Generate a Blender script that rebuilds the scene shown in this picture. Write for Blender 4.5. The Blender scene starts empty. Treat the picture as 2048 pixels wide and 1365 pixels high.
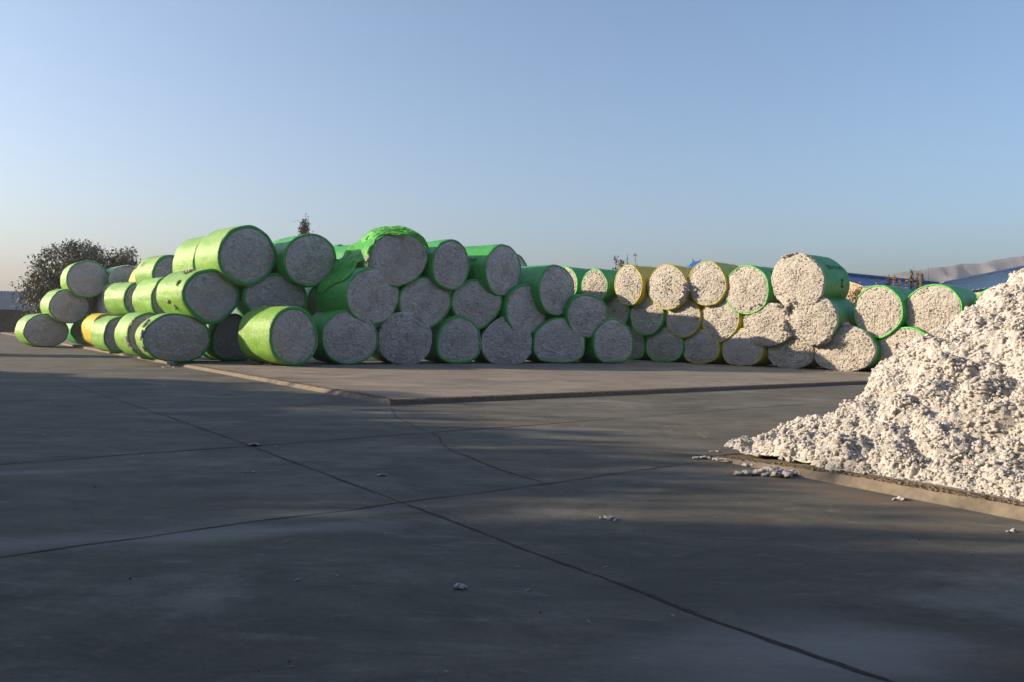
import bpy, math, random
import numpy as np
from mathutils import Vector, Matrix

C = bpy.context.scene.collection
scene = bpy.context.scene
R = math.radians

# ------------------------------------------------------------------ camera, sky, sun, exposure
FPX = 1600.0                      # focal length in pixels of the 2048 wide photograph
CAMH = 1.75
PITCH = math.degrees(math.atan(25.5 / FPX))
ROLL = 1.15
cam_d = bpy.data.cameras.new('camera')
cam_d.sensor_width = 36.0
cam_d.lens = FPX / 2048 * 36.0
cam_d.clip_start, cam_d.clip_end = 0.1, 12000
cam = bpy.data.objects.new('camera', cam_d)
C.objects.link(cam)
CM = Matrix.Rotation(R(90 - PITCH), 3, 'X') @ Matrix.Rotation(R(ROLL), 3, 'Z')
cam.matrix_world = Matrix.Translation((0, 0, CAMH)) @ CM.to_4x4()
scene.camera = cam

SUN_EL, SUN_AZ = 18.0, 0.0        # height, and degrees in front of straight left
sun_vec = Vector((-math.cos(R(SUN_EL)) * math.cos(R(SUN_AZ)), math.cos(R(SUN_EL)) * math.sin(R(SUN_AZ)), math.sin(R(SUN_EL))))
world = bpy.data.worlds.new('World')
scene.world = world
world.use_nodes = True
wn = world.node_tree
sky = wn.nodes.new('ShaderNodeTexSky')
sky.sky_type = 'NISHITA'
sky.sun_disc = False
sky.sun_elevation = R(SUN_EL)
sky.sun_rotation = math.atan2(sun_vec.x, sun_vec.y)
sky.altitude = 800
sky.air_density, sky.dust_density, sky.ozone_density = 1.0, 0.9, 2.4
wn.nodes['Background'].inputs['Strength'].default_value = 0.107
wn.links.new(sky.outputs[0], wn.nodes['Background'].inputs['Color'])

sd = bpy.data.lights.new('sun', 'SUN')
sd.energy, sd.angle, sd.color = 4.8, R(0.55), (1.0, 0.81, 0.58)
sun = bpy.data.objects.new('sun', sd)
sun.rotation_euler = sun_vec.to_track_quat('Z', 'Y').to_euler()
sun.location = (-60, 5, 40)
C.objects.link(sun)

scene.view_settings.view_transform = 'Standard'
scene.view_settings.look = 'None'
scene.view_settings.exposure = 1.14
scene.view_settings.gamma = 1.0
scene.render.engine = 'CYCLES'
scene.cycles.max_bounces = 6
scene.cycles.volume_bounces = 0

# ------------------------------------------------------------------ helpers
CAM = Vector((0, 0, CAMH))


def ray(px, py):
    v = CM @ Vector(((px - 1024) / FPX, -(py - 682.5) / FPX, -1))
    return v / v.y


def P(px, py, d):
    return CAM + ray(px, py) * d


def G(px, py, z=0.0):
    r = ray(px, py)
    return CAM + r * ((z - CAMH) / r.z)


_rng = np.random.RandomState(7)
_perm = _rng.permutation(512)
_perm = np.concatenate([_perm, _perm, _perm])
_grad = _rng.normal(size=(512, 3))
_grad /= np.linalg.norm(_grad, axis=1)[:, None]


def pn(x, y, z=0.0):
    """vectorised gradient noise, about -0.7..0.7"""
    x, y, z = np.broadcast_arrays(np.asarray(x, float), np.asarray(y, float), np.asarray(z, float))
    xi, yi, zi = np.floor(x).astype(int), np.floor(y).astype(int), np.floor(z).astype(int)
    xf, yf, zf = x - xi, y - yi, z - zi
    u, v, w = [t * t * t * (t * (t * 6 - 15) + 10) for t in (xf, yf, zf)]
    out = 0
    for dx in (0, 1):
        for dy in (0, 1):
            for dz in (0, 1):
                h = _perm[(_perm[(_perm[(xi + dx) % 512] + yi + dy) % 512] + zi + dz) % 512]
                g = _grad[h]
                dot = g[..., 0] * (xf - dx) + g[..., 1] * (yf - dy) + g[..., 2] * (zf - dz)
                out = out + dot * (u if dx else 1 - u) * (v if dy else 1 - v) * (w if dz else 1 - w)
    return out * 1.5


def fbm(x, y, z=0.0, o=4):
    s, a = 0, 1.0
    for i in range(o):
        k = 2.03 ** i
        s = s + a * pn(x * k + 7.3 * i, y * k + 3.1 * i, z * k)
        a *= 0.5
    return s


def tag(o, label=None, cat=None, group=None, kind=None):
    if label: o['label'] = label
    if cat: o['category'] = cat
    if group: o['group'] = group
    if kind: o['kind'] = kind
    return o


def empty(name, loc, rz=0.0):
    o = bpy.data.objects.new(name, None)
    o.empty_display_size = 0.2
    o.location = loc
    o.rotation_euler = (0, 0, rz)
    C.objects.link(o)
    return o


def mesh_obj(name, verts, faces, mat, parent=None, loc=(0, 0, 0), smooth=True, mats=None, fmat=None):
    me = bpy.data.meshes.new(name)
    if isinstance(faces, list) and faces and isinstance(faces[0], np.ndarray) and faces[0].ndim == 2:
        V = np.ascontiguousarray(verts, dtype=np.float32)
        lens = np.concatenate([np.full(len(f), f.shape[1]) for f in faces]).astype(np.int32)
        loops = np.concatenate([f.ravel() for f in faces]).astype(np.int32)
        me.vertices.add(len(V)); me.vertices.foreach_set('co', V.ravel())
        me.loops.add(len(loops)); me.loops.foreach_set('vertex_index', loops)
        me.polygons.add(len(lens))
        me.polygons.foreach_set('loop_start', np.concatenate([[0], np.cumsum(lens)[:-1]]).astype(np.int32))
        me.polygons.foreach_set('loop_total', lens)
        me.update(calc_edges=True)
    else:
        me.from_pydata([tuple(map(float, v)) for v in verts], [], [tuple(int(i) for i in f) for f in faces])
    for m in (mats or [mat]):
        me.materials.append(m)
    if fmat is not None:
        me.polygons.foreach_set('material_index', np.asarray(fmat, dtype=np.int32))
    me.polygons.foreach_set('use_smooth', np.full(len(me.polygons), smooth))
    me.update()
    o = bpy.data.objects.new(name, me)
    o.location = loc
    C.objects.link(o)
    if parent: o.parent = parent
    return o


class MB:
    """collects vertices and faces of one mesh"""
    def __init__(s):
        s.v, s.f, s.m, s.n = [], [], [], 0

    def add(s, v, f, m=0):
        s.v.extend(v)
        s.f.extend([tuple(i + s.n for i in q) for q in f])
        s.m.extend([m] * len(f))
        s.n += len(v)

    def box(s, lo, hi, M=None, m=0):
        v = [Vector((x, y, z)) for x in (lo[0], hi[0]) for y in (lo[1], hi[1]) for z in (lo[2], hi[2])]
        if M is not None: v = [M @ q for q in v]
        s.add(v, [(0, 1, 3, 2), (4, 6, 7, 5), (0, 4, 5, 1), (2, 3, 7, 6), (0, 2, 6, 4), (1, 5, 7, 3)], m)

    def tube(s, pts, rad, n=6, m=0):
        pts = [Vector(p) for p in pts]
        v, f = [], []
        for i, p in enumerate(pts):
            d = (pts[min(i + 1, len(pts) - 1)] - pts[max(i - 1, 0)]).normalized()
            a = d.cross(Vector((0.31, 0.95, 0.05))).normalized()
            b = d.cross(a)
            for k in range(n):
                t = 2 * math.pi * k / n
                v.append(p + (a * math.cos(t) + b * math.sin(t)) * rad[i])
        for i in range(len(pts) - 1):
            for k in range(n):
                f.append((i * n + k, i * n + (k + 1) % n, (i + 1) * n + (k + 1) % n, (i + 1) * n + k))
        f.append(tuple(range(n))[::-1])
        f.append(tuple((len(pts) - 1) * n + k for k in range(n)))
        s.add(v, f, m)

    def build(s, name, mat, parent=None, loc=(0, 0, 0), smooth=False, mats=None):
        return mesh_obj(name, s.v, s.f, mat, parent, loc, smooth, mats, s.m if mats else None)


# ---- icosphere template for tufts
def _ico(sub):
    t = (1 + 5 ** .5) / 2
    v = [(-1, t, 0), (1, t, 0), (-1, -t, 0), (1, -t, 0), (0, -1, t), (0, 1, t), (0, -1, -t), (0, 1, -t), (t, 0, -1), (t, 0, 1), (-t, 0, -1), (-t, 0, 1)]
    f = [(0, 11, 5), (0, 5, 1), (0, 1, 7), (0, 7, 10), (0, 10, 11), (1, 5, 9), (5, 11, 4), (11, 10, 2), (10, 7, 6), (7, 1, 8), (3, 9, 4), (3, 4, 2), (3, 2, 6), (3, 6, 8), (3, 8, 9), (4, 9, 5), (2, 4, 11), (6, 2, 10), (8, 6, 7), (9, 8, 1)]
    v = [np.array(p) / np.linalg.norm(p) for p in v]
    for _ in range(sub):
        mid, nf = {}, []
        def m(a, b):
            k = (min(a, b), max(a, b))
            if k not in mid:
                p = v[a] + v[b]
                v.append(p / np.linalg.norm(p))
                mid[k] = len(v) - 1
            return mid[k]
        for a, b, c in f:
            x, y, z = m(a, b), m(b, c), m(c, a)
            nf += [(a, x, z), (b, y, x), (c, z, y), (x, y, z)]
        f = nf
    return np.array(v), np.array(f)


ICO0, ICO1, ICO2 = _ico(0), _ico(1), _ico(2)


def tufts(centers, sizes, seed, squash=0.75, rough=0.45, ico=ICO1, jit=.12):
    """many lumpy cotton locks as one vertex and one face array"""
    rs = np.random.RandomState(seed)
    bv, bf = ico
    V, F = [], []
    for i, (c, s) in enumerate(zip(centers, sizes)):
        q = bv * (1 + rough * pn(bv[:, 0] * 1.7 + i * 3.7, bv[:, 1] * 1.7 + i, bv[:, 2] * 1.7)[:, None] * 1.6 + rs.uniform(-jit, jit, (len(bv), 1)))
        sc = s * np.array([rs.uniform(.7, 1.35), rs.uniform(.7, 1.35), squash * rs.uniform(.7, 1.2)])
        q = q * sc
        a = rs.uniform(0, 6.28)
        t = rs.uniform(-.6, .6)
        ca, sa, ct, st = math.cos(a), math.sin(a), math.cos(t), math.sin(t)
        q = np.stack([q[:, 0], q[:, 1] * ct - q[:, 2] * st, q[:, 1] * st + q[:, 2] * ct], 1)
        q = np.stack([q[:, 0] * ca - q[:, 1] * sa, q[:, 0] * sa + q[:, 1] * ca, q[:, 2]], 1)
        V.append(q + np.asarray(c))
        F.append(bf + i * len(bv))
    return np.concatenate(V), np.concatenate(F)


# ------------------------------------------------------------------ materials
class NT:
    def __init__(s, name):
        s.m = bpy.data.materials.new(name)
        s.m.use_nodes = True
        s.t = s.m.node_tree
        s.b = s.t.nodes['Principled BSDF']
        s.co = s.t.nodes.new('ShaderNodeTexCoord').outputs['Object']

    def n(s, kind, **kw):
        o = s.t.nodes.new(kind)
        for k, v in kw.items(): setattr(o, k, v)
        return o

    def put(s, sock, v):
        if hasattr(v, 'node'): s.t.links.new(v, sock)
        else: sock.default_value = v

    def scale(s, v, sc):
        o = s.n('ShaderNodeVectorMath', operation='MULTIPLY')
        s.put(o.inputs[0], v)
        o.inputs[1].default_value = sc
        return o.outputs[0]

    def noise(s, v, scale, detail=4, rough=.55, dist=0.0):
        o = s.n('ShaderNodeTexNoise')
        s.put(o.inputs['Vector'], v)
        o.inputs['Scale'].default_value = scale
        o.inputs['Detail'].default_value = detail
        o.inputs['Roughness'].default_value = rough
        o.inputs['Distortion'].default_value = dist
        return o.outputs[0]

    def ramp(s, f, stops):
        o = s.n('ShaderNodeValToRGB')
        e = o.color_ramp.elements
        while len(e) < len(stops): e.new(.5)
        for q, (p, c) in zip(e, stops):
            q.position = p
            q.color = (c, c, c, 1) if isinstance(c, (int, float)) else (*c, 1)
        s.put(o.inputs[0], f)
        return o.outputs[0]

    def mix(s, f, a, b, mode='MIX'):
        o = s.n('ShaderNodeMix', data_type='RGBA', blend_type=mode)
        s.put(o.inputs[0], f)
        for k, v in ((6, a), (7, b)):
            s.put(o.inputs[k], v if hasattr(v, 'node') else ((*v, 1) if not isinstance(v, (int, float)) else (v, v, v, 1)))
        return o.outputs[2]

    def math(s, op, a, b=0.0):
        o = s.n('ShaderNodeMath', operation=op)
        s.put(o.inputs[0], a)
        s.put(o.inputs[1], b)
        return o.outputs[0]

    def bump(s, h, strength, dist):
        o = s.n('ShaderNodeBump')
        o.inputs['Strength'].default_value = strength
        o.inputs['Distance'].default_value = dist
        s.put(o.inputs['Height'], h)
        s.t.links.new(o.outputs[0], s.b.inputs['Normal'])

    def done(s, col=None, rough=None, spec=None):
        if col is not None: s.put(s.b.inputs['Base Color'], col if hasattr(col, 'node') else (*col, 1))
        if rough is not None: s.put(s.b.inputs['Roughness'], rough)
        if spec is not None: s.b.inputs['Specular IOR Level'].default_value = spec
        return s.m


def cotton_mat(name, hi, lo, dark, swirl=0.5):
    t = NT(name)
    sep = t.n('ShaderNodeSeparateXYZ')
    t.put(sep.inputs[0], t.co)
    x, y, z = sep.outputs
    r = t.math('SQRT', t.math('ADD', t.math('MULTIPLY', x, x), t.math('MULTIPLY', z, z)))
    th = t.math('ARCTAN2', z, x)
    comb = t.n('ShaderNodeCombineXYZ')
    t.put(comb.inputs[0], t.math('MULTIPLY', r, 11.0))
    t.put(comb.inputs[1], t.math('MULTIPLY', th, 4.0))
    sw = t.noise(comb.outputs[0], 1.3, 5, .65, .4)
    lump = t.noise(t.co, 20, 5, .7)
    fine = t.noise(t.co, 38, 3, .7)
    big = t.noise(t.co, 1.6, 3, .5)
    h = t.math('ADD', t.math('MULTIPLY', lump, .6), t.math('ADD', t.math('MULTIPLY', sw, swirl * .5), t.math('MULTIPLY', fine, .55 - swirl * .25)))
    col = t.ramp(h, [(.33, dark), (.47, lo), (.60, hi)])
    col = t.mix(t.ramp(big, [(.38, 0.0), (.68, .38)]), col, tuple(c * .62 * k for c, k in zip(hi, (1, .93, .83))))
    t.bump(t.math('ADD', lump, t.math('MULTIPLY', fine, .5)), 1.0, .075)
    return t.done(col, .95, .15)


def wrap_mat(name, base, pale, tint=0.35):
    t = NT(name)
    bands = t.noise(t.scale(t.co, (.35, 5.0, .35)), 2.2, 4, .6)
    blot = t.noise(t.co, 1.4, 4, .6)
    col = t.mix(t.ramp(bands, [(.35, 0.0), (.68, tint)]), base, pale)
    col = t.mix(t.ramp(blot, [(.5, 0.0), (.72, .28)]), col, tuple(c * .75 for c in base))
    wr = t.noise(t.scale(t.co, (1.0, 7.0, 1.0)), 3.0, 5, .6, .6)
    cr = t.noise(t.co, 6.0, 4, .6, 1.2)
    t.bump(t.math('ADD', wr, t.math('MULTIPLY', cr, .6)), .6, .07)
    return t.done(col, t.ramp(blot, [(.3, .33), (.7, .5)]), .5)


def flat_mat(name, c, rough=.7, var=.3, scale=6.0, spec=.3):
    t = NT(name)
    n = t.noise(t.co, scale, 5, .6)
    col = t.ramp(n, [(.3, tuple(q * (1 - var) for q in c)), (.7, tuple(min(1, q * (1 + var)) for q in c))])
    t.bump(n, .3, .02)
    return t.done(col, rough, spec)


M = {}
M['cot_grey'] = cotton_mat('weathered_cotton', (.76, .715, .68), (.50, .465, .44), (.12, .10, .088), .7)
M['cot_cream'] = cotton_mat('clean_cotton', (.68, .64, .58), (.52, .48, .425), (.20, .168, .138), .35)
M['wrap_lime'] = wrap_mat('faded_lime_film', (.165, .41, .05), (.34, .46, .13), .8)
M['wrap_green'] = wrap_mat('green_film', (.040, .33, .066), (.10, .38, .09), .6)
M['wrap_sunlit'] = wrap_mat('sunlit_green_film', (.10, .52, .06), (.16, .56, .09), .5)  # green film with sunlight painted into its colour, for rims
M['wrap_rim'] = wrap_mat('folded_green_film', (.035, .31, .085), (.06, .36, .09), .5)
M['wrap_yellow'] = wrap_mat('yellow_film', (.58, .46, .04), (.62, .53, .12), .5)
M['marker'] = flat_mat('black_marker_ink', (.012, .014, .014), .8)
M['marker_red'] = flat_mat('red_marker_ink', (.22, .03, .035), .8)
M['marker_pink'] = flat_mat('faded_pink_ink', (.46, .27, .24), .8)

# concrete
def concrete_mat(name, a, b, pale, stain):
    t = NT(name)
    base = t.noise(t.co, .35, 6, .62, .3)
    streak = t.noise(t.scale(t.co, (.6, 1.3, 1)), 1.3, 7, .7, .6)
    fine = t.noise(t.co, 24, 4, .7)
    patch = t.noise(t.scale(t.co, (.6, 1.0, 1)), .6, 7, .68, .8)
    grain = t.noise(t.co, 110, 3, .75)
    col = t.ramp(t.math('ADD', t.math('MULTIPLY', base, .5), t.math('MULTIPLY', streak, .5)), [(.36, a), (.62, b)])
    col = t.mix(t.ramp(patch, [(.52, 0.0), (.70, .75)]), col, pale)
    scuff = t.noise(t.scale(t.co, (.9, 3.2, 1)), 1.0, 8, .74, 1.6)
    col = t.mix(t.ramp(scuff, [(.55, 0.0), (.70, .55)]), col, pale)
    dirt = t.noise(t.scale(t.co, (1.2, 2.5, 1)), .7, 6, .7, .8)
    col = t.mix(t.ramp(dirt, [(.54, 0.0), (.74, .6)]), col, tuple(c * .6 for c in a))
    col = t.mix(.5, col, t.ramp(fine, [(.25, .35), (.75, .65)]), 'OVERLAY')
    col = t.mix(.55, col, t.ramp(grain, [(.25, .32), (.75, .68)]), 'OVERLAY')
    if stain:
        for (c, rx, ry, colr, amt, ang) in stain:
            mp = t.n('ShaderNodeMapping')
            mp.vector_type = 'TEXTURE'
            t.put(mp.inputs[0], t.co)
            mp.inputs['Location'].default_value = (c[0], c[1], 0)
            mp.inputs['Rotation'].default_value = (0, 0, ang)
            mp.inputs['Scale'].default_value = (rx, ry, 1e4)
            ln = t.n('ShaderNodeVectorMath', operation='LENGTH')
            t.put(ln.inputs[0], mp.outputs[0])
            edge = t.math('ADD', ln.outputs['Value'], t.math('MULTIPLY', t.math('SUBTRACT', streak, .5), 2.4))
            col = t.mix(t.ramp(edge, [(.1, amt), (1.0, 0.0)]), col, colr)
    t.bump(t.math('ADD', t.math('MULTIPLY', fine, .5), streak), .25, .02)
    return t.done(col, t.ramp(patch, [(.3, .82), (.7, .95)]), .2)


_st = G(1690, 990)
_tr = []
for (qx, qy, rx, ry) in ((90, 1085, 2.2, .35), (560, 1060, 1.6, .25), (60, 945, 1.5, .22), (640, 1028, 1.5, .22), (370, 820, 1.6, .5), (1500, 1300, 1.3, .6), (1680, 1330, 1.4, .5)):
    g = G(qx, qy)
    _tr.append(((g.x, g.y), rx, ry, (.27, .26, .245), .55, .35))
M['ground'] = concrete_mat('worn_concrete', (.078, .075, .062), (.162, .147, .118), (.25, .24, .205),
                           [((_st.x, _st.y), 1.5, .28, (.30, .165, .10), .35, -.9)] + _tr)
M['slab'] = concrete_mat('slab_concrete', (.155, .132, .108), (.285, .24, .19), (.36, .31, .25), None)
M['joint'] = flat_mat('joint_dirt', (.058, .049, .039), .95, .6, 30)
M['kerb'] = flat_mat('kerb_concrete', (.20, .168, .130), .9, .25, 9)


def rubble_mat():
    t = NT('crumbled_kerb_edge')
    v = t.n('ShaderNodeTexVoronoi')
    t.put(v.inputs['Vector'], t.co)
    v.inputs['Scale'].default_value = 22
    n = t.noise(t.co, 16, 5, .7)
    col = t.ramp(n, [(.32, (.05, .04, .03)), (.5, (.20, .155, .105)), (.7, (.34, .27, .19))])
    t.bump(t.math('ADD', v.outputs['Distance'], n), 1.0, .06)
    return t.done(col, .95, .1)


M['rubble'] = rubble_mat()
M['brick'] = flat_mat('dark_block_wall', (.085, .07, .062), .9, .35, 3)
M['leaf_dark'] = flat_mat('dull_green_leaf', (.155, .155, .105), .6, .4, 1.2)
M['leaf_olive'] = flat_mat('olive_brown_leaf', (.115, .085, .03), .6, .45, 1.5)
M['leaf_autumn'] = flat_mat('autumn_leaf', (.30, .13, .03), .65, .6, 3.0)
M['leaf_shade'] = flat_mat('green_leaf', (.05, .075, .025), .6, .4, 1.0)
M['bark'] = flat_mat('bark', (.10, .08, .06), .9, .4, 8)
M['white'] = flat_mat('white_paint', (.7, .7, .68), .5, .1)
M['beige'] = flat_mat('beige_render', (.42, .36, .26), .9, .15)


def roof_mat(name, c, var=.2):
    t = NT(name)
    n = t.noise(t.co, .8, 4, .6)
    col = t.ramp(n, [(.3, tuple(q * (1 - var) for q in c)), (.7, tuple(q * (1 + var) for q in c))])
    return t.done(col, .42, .5)


M['roof_blue'] = roof_mat('blue_metal_roof', (.045, .20, .50))
M['roof_pale'] = roof_mat('faded_blue_roof', (.16, .30, .45))
M['roof_grey'] = roof_mat('grey_metal_roof', (.17, .18, .19))
M['rib_dark'] = roof_mat('dark_blue_rib', (.018, .035, .09))

# ------------------------------------------------------------------ ground, joints, slabs
E1 = Vector((-0.603, 0.798, 0)).normalized()      # yard grid: away to the left
K1 = G(780, 811)                                  # corner of the raised slab
E2 = (G(1750, 768) - K1).normalized()             # yard grid: away to the right
ZS = 0.12


def strip(mb, pix, width, z, seed, m=1, jag=.5, step=.12):
    """an uneven dark seam laid along points of the ground"""
    pts = [G(*p) for p in pix]
    out = []
    for a, b in zip(pts[:-1], pts[1:]):
        n = max(1, int((b - a).length / step))
        out += [a.lerp(b, i / n) for i in range(n)]
    out.append(pts[-1])
    v = []
    for i, p in enumerate(out):
        d = (out[min(i + 1, len(out) - 1)] - out[max(i - 1, 0)]).normalized()
        nrm = Vector((-d.y, d.x, 0))
        w0 = width * (.55 + jag * (float(pn(i * .31, seed, .5)) + .35) + .5 * jag * float(pn(i * 1.3, seed, 2.5)))
        off = .018 * float(pn(i * .11, seed + 9, 1.5)) + width * .6 * float(pn(i * .9, seed + 4, .2))
        w0 = max(w0, width * .18)
        q = p + nrm * off
        v += [(q.x + nrm.x * w0 * .5, q.y + nrm.y * w0 * .5, z), (q.x - nrm.x * w0 * .5, q.y - nrm.y * w0 * .5, z)]
    f = [(2 * i, 2 * i + 1, 2 * i + 3, 2 * i + 2) for i in range(len(out) - 1)]
    mb.add(v, f, m)


g = MB()
S = 4600
g.add([(-S, -S, 0), (S, -S, 0), (S, S, 0), (-S, S, 0)], [(0, 1, 2, 3)], 0)
JA = [(85, 742), (150, 773), (340, 835), (485, 887), (575, 921), (700, 967), (802, 1005), (982, 1073), (1083, 1113), (1171, 1144), (1285, 1186), (1404, 1234), (1500, 1268), (1592, 1300), (1767, 1360), (1900, 1410)]
JD = [(-150, 1136), (0, 1116), (113, 1099), (290, 1076), (403, 1059), (513, 1043), (700, 1021), (802, 1005), (940, 989), (1100, 968), (1250, 945), (1400, 925)]
JE = [(-100, 938), (0, 930), (85, 924), (290, 907), (502, 893), (700, 878), (922, 861), (1054, 852), (1164, 843), (1273, 835), (1515, 816), (1669, 805)]
JF = [(345, 832), (480, 826), (680, 817)]
JC = [(782, 816), (792, 835), (823, 850), (860, 866), (881, 876), (883, 888), (898, 900), (936, 914), (997, 939), (1048, 955), (1101, 968)]
JH = [(1260, 900), (1339, 907), (1427, 914)]
strip(g, JA, .034, .004, 1, jag=.9)
strip(g, JD, .026, .0045, 2, jag=.7)
strip(g, JE, .036, .005, 3, jag=.6)
strip(g, JF, .028, .005, 4)
strip(g, JC, .024, .0052, 5, jag=.8, step=.06)
strip(g, JH, .022, .0055, 6, jag=.8)
tag(g.build('ground', None, mats=[M['ground'], M['joint']]), kind='structure')


def kerbed_slab(name, c0, e_a, la, e_b, lb, ztop, slope_a, slope_b, seed):
    """raised slab with corner c0; its two kerbs run along e_a and e_b and carry a crumbled rim"""
    mb = MB()
    outa = Vector((e_a.y, -e_a.x, 0)); outa = outa if outa.dot(e_b) < 0 else -outa
    outb = Vector((e_b.y, -e_b.x, 0)); outb = outb if outb.dot(e_a) < 0 else -outb

    def zt(p, a):
        return ztop(a) if callable(ztop) else ztop
    far = [c0 + e_a * la, c0 + e_a * la + e_b * lb, c0 + e_b * lb]
    # kerb rows: bottom (on the ground), shoulder, rim inner
    for (e, ln, out, sl, so) in ((e_a, la, outa, slope_a, 1), (e_b, lb, outb, slope_b, 2)):
        st = [0]
        while st[-1] < ln:
            st.append(st[-1] + (.05 if st[-1] < 22 else .6))
        rows = [[], [], [], []]
        for s_ in st:
            p = c0 + e * s_
            inn = -out
            z = zt(p, s_ if so == 1 else 0)
            n1 = float(pn(s_ * 6.1, seed, so)) * .018 + float(pn(s_ * 17, seed, so)) * .012 + float(pn(s_ * 1.2, seed, so)) * .02
            n2 = float(pn(s_ * 4.3, seed + 5, so)) * .035 + float(pn(s_ * 14, seed + 5, so)) * .02
            t0 = min(1, s_ / .25) * (1 if (so == 2 or s_ < 20) else max(.35, 1 - (s_ - 20) * .2))
            mit = e * (sl * 0)
            rows[0].append(p + out * (0 if s_ == 0 else 0) + Vector((0, 0, -.02)))
            rows[1].append(p + inn * (sl * t0 * .8 + n1 * .5 * t0) + Vector((0, 0, z * .80 + n1 * .4)))
            rows[2].append(p + inn * ((sl + .03) * t0 + n1 * t0) + Vector((0, 0, z * .97 + n2 * .25 - .006)))
            rows[3].append(p + inn * ((sl + .11) * t0 + n2 * t0) + Vector((0, 0, z + .001)))
        n = len(st)
        v = [q for r_ in rows for q in r_]
        for k, mi in ((0, 1), (1, 1), (2, 2)):
            pass
        f, ms = [], []
        base = mb.n
        mb.v.extend(v)
        mb.n += len(v)
        for k, mi in ((0, 1), (1, 2), (2, 2)):
            for i in range(n - 1):
                mb.f.append(tuple(base + q for q in (k * n + i, k * n + i + 1, (k + 1) * n + i + 1, (k + 1) * n + i)))
                mb.m.append(mi)
        if so == 1: rim_a = rows[3]
        else: rim_b = rows[3]
    # top sheet: fan strips between the two rims
    top = [rim_a[0]] + rim_a[1:] + [far[1] + Vector((0, 0, zt(0, la)))] + rim_b[:0:-1]
    base = mb.n
    mb.v.extend(top)
    mb.n += len(top)
    mb.f.append(tuple(base + i for i in range(len(top))))
    mb.m.append(0)
    return mb.build(name, None, mats=[M['slab'], M['kerb'], M['rubble']], smooth=False)


tag(kerbed_slab('raised_slab', K1, E1, 95, E2, 75, ZS, .13, .0, 11), kind='structure')
T2 = G(1408, 917)
KB = G(2048, 1043)
EK = (KB - T2).normalized()
tag(kerbed_slab('side_slab', T2, EK, 9, E2, 26, (lambda a: .035 + .105 * min(1, a / 2.2)), .12, .06, 23), kind='structure')

# ------------------------------------------------------------------ cotton bales
# name: outline box on the face plane (left, right, top, bottom in photo pixels), depth of the face,
# heading of the axis, fullness of the corners (ne, nw, sw, se), wrap, cotton, lip, bulge, base?
NTH = 112


def outline(box, full, d, yaw, ground=None):
    L, Rr, T, B = box
    cx, cy = (L + Rr) / 2, (T + B) / 2
    Cn = P(cx, cy, d)
    a = R(yaw)
    nrm = Vector((math.sin(a), math.cos(a), 0))
    ux = Vector((math.cos(a), -math.sin(a), 0))
    ne, nw, sw, se = full
    rad = [1, ne * 1.4142, 1, nw * 1.4142, 1, sw * 1.4142, 1, se * 1.4142]
    th = np.arange(NTH) * 2 * math.pi / NTH
    k = th / (math.pi / 4)
    i = np.floor(k).astype(int)
    t = k - i
    p = [np.array([rad[(j + o) % 8] for j in i]) for o in (-1, 0, 1, 2)]
    r = .5 * (2 * p[1] + (p[2] - p[0]) * t + (2 * p[0] - 5 * p[1] + 4 * p[2] - p[3]) * t ** 2 + (3 * p[1] - p[0] - 3 * p[2] + p[3]) * t ** 3)
    sd = (L * 7.13 + T * 3.7) % 97
    r = r * (1 + .045 * pn(np.cos(th) * 1.3 + sd, np.sin(th) * 1.3, sd * .7) + .018 * pn(np.cos(th) * 3.2 + sd, np.sin(th) * 3.2, sd))
    uv = []
    for q, tt in zip(r, th):
        px = cx + q * math.cos(tt) * (Rr - L) / 2
        py = cy - q * math.sin(tt) * (B - T) / 2
        rr = ray(px, py)
        s = (Cn - CAM).dot(nrm) / rr.dot(nrm)
        w = CAM + rr * s - Cn
        uv.append((w.dot(ux), w.z))
    uv = np.array(uv)
    if ground is not None:                         # a bottom bale stands on the slab
        lo, hi = uv[:, 1].min() + Cn.z, uv[:, 1].max() + Cn.z
        k = (hi - ground) / (hi - lo)
        zc = hi - (hi - Cn.z) * k
        uv[:, 1] *= k
        Cn.z = zc
    return Cn, uv, nrm, ux


def nrm2(uv):
    d = np.roll(uv, -1, 0) - np.roll(uv, 1, 0)
    n = np.stack([d[:, 1], -d[:, 0]], 1)
    return n / np.linalg.norm(n, axis=1)[:, None]


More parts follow.
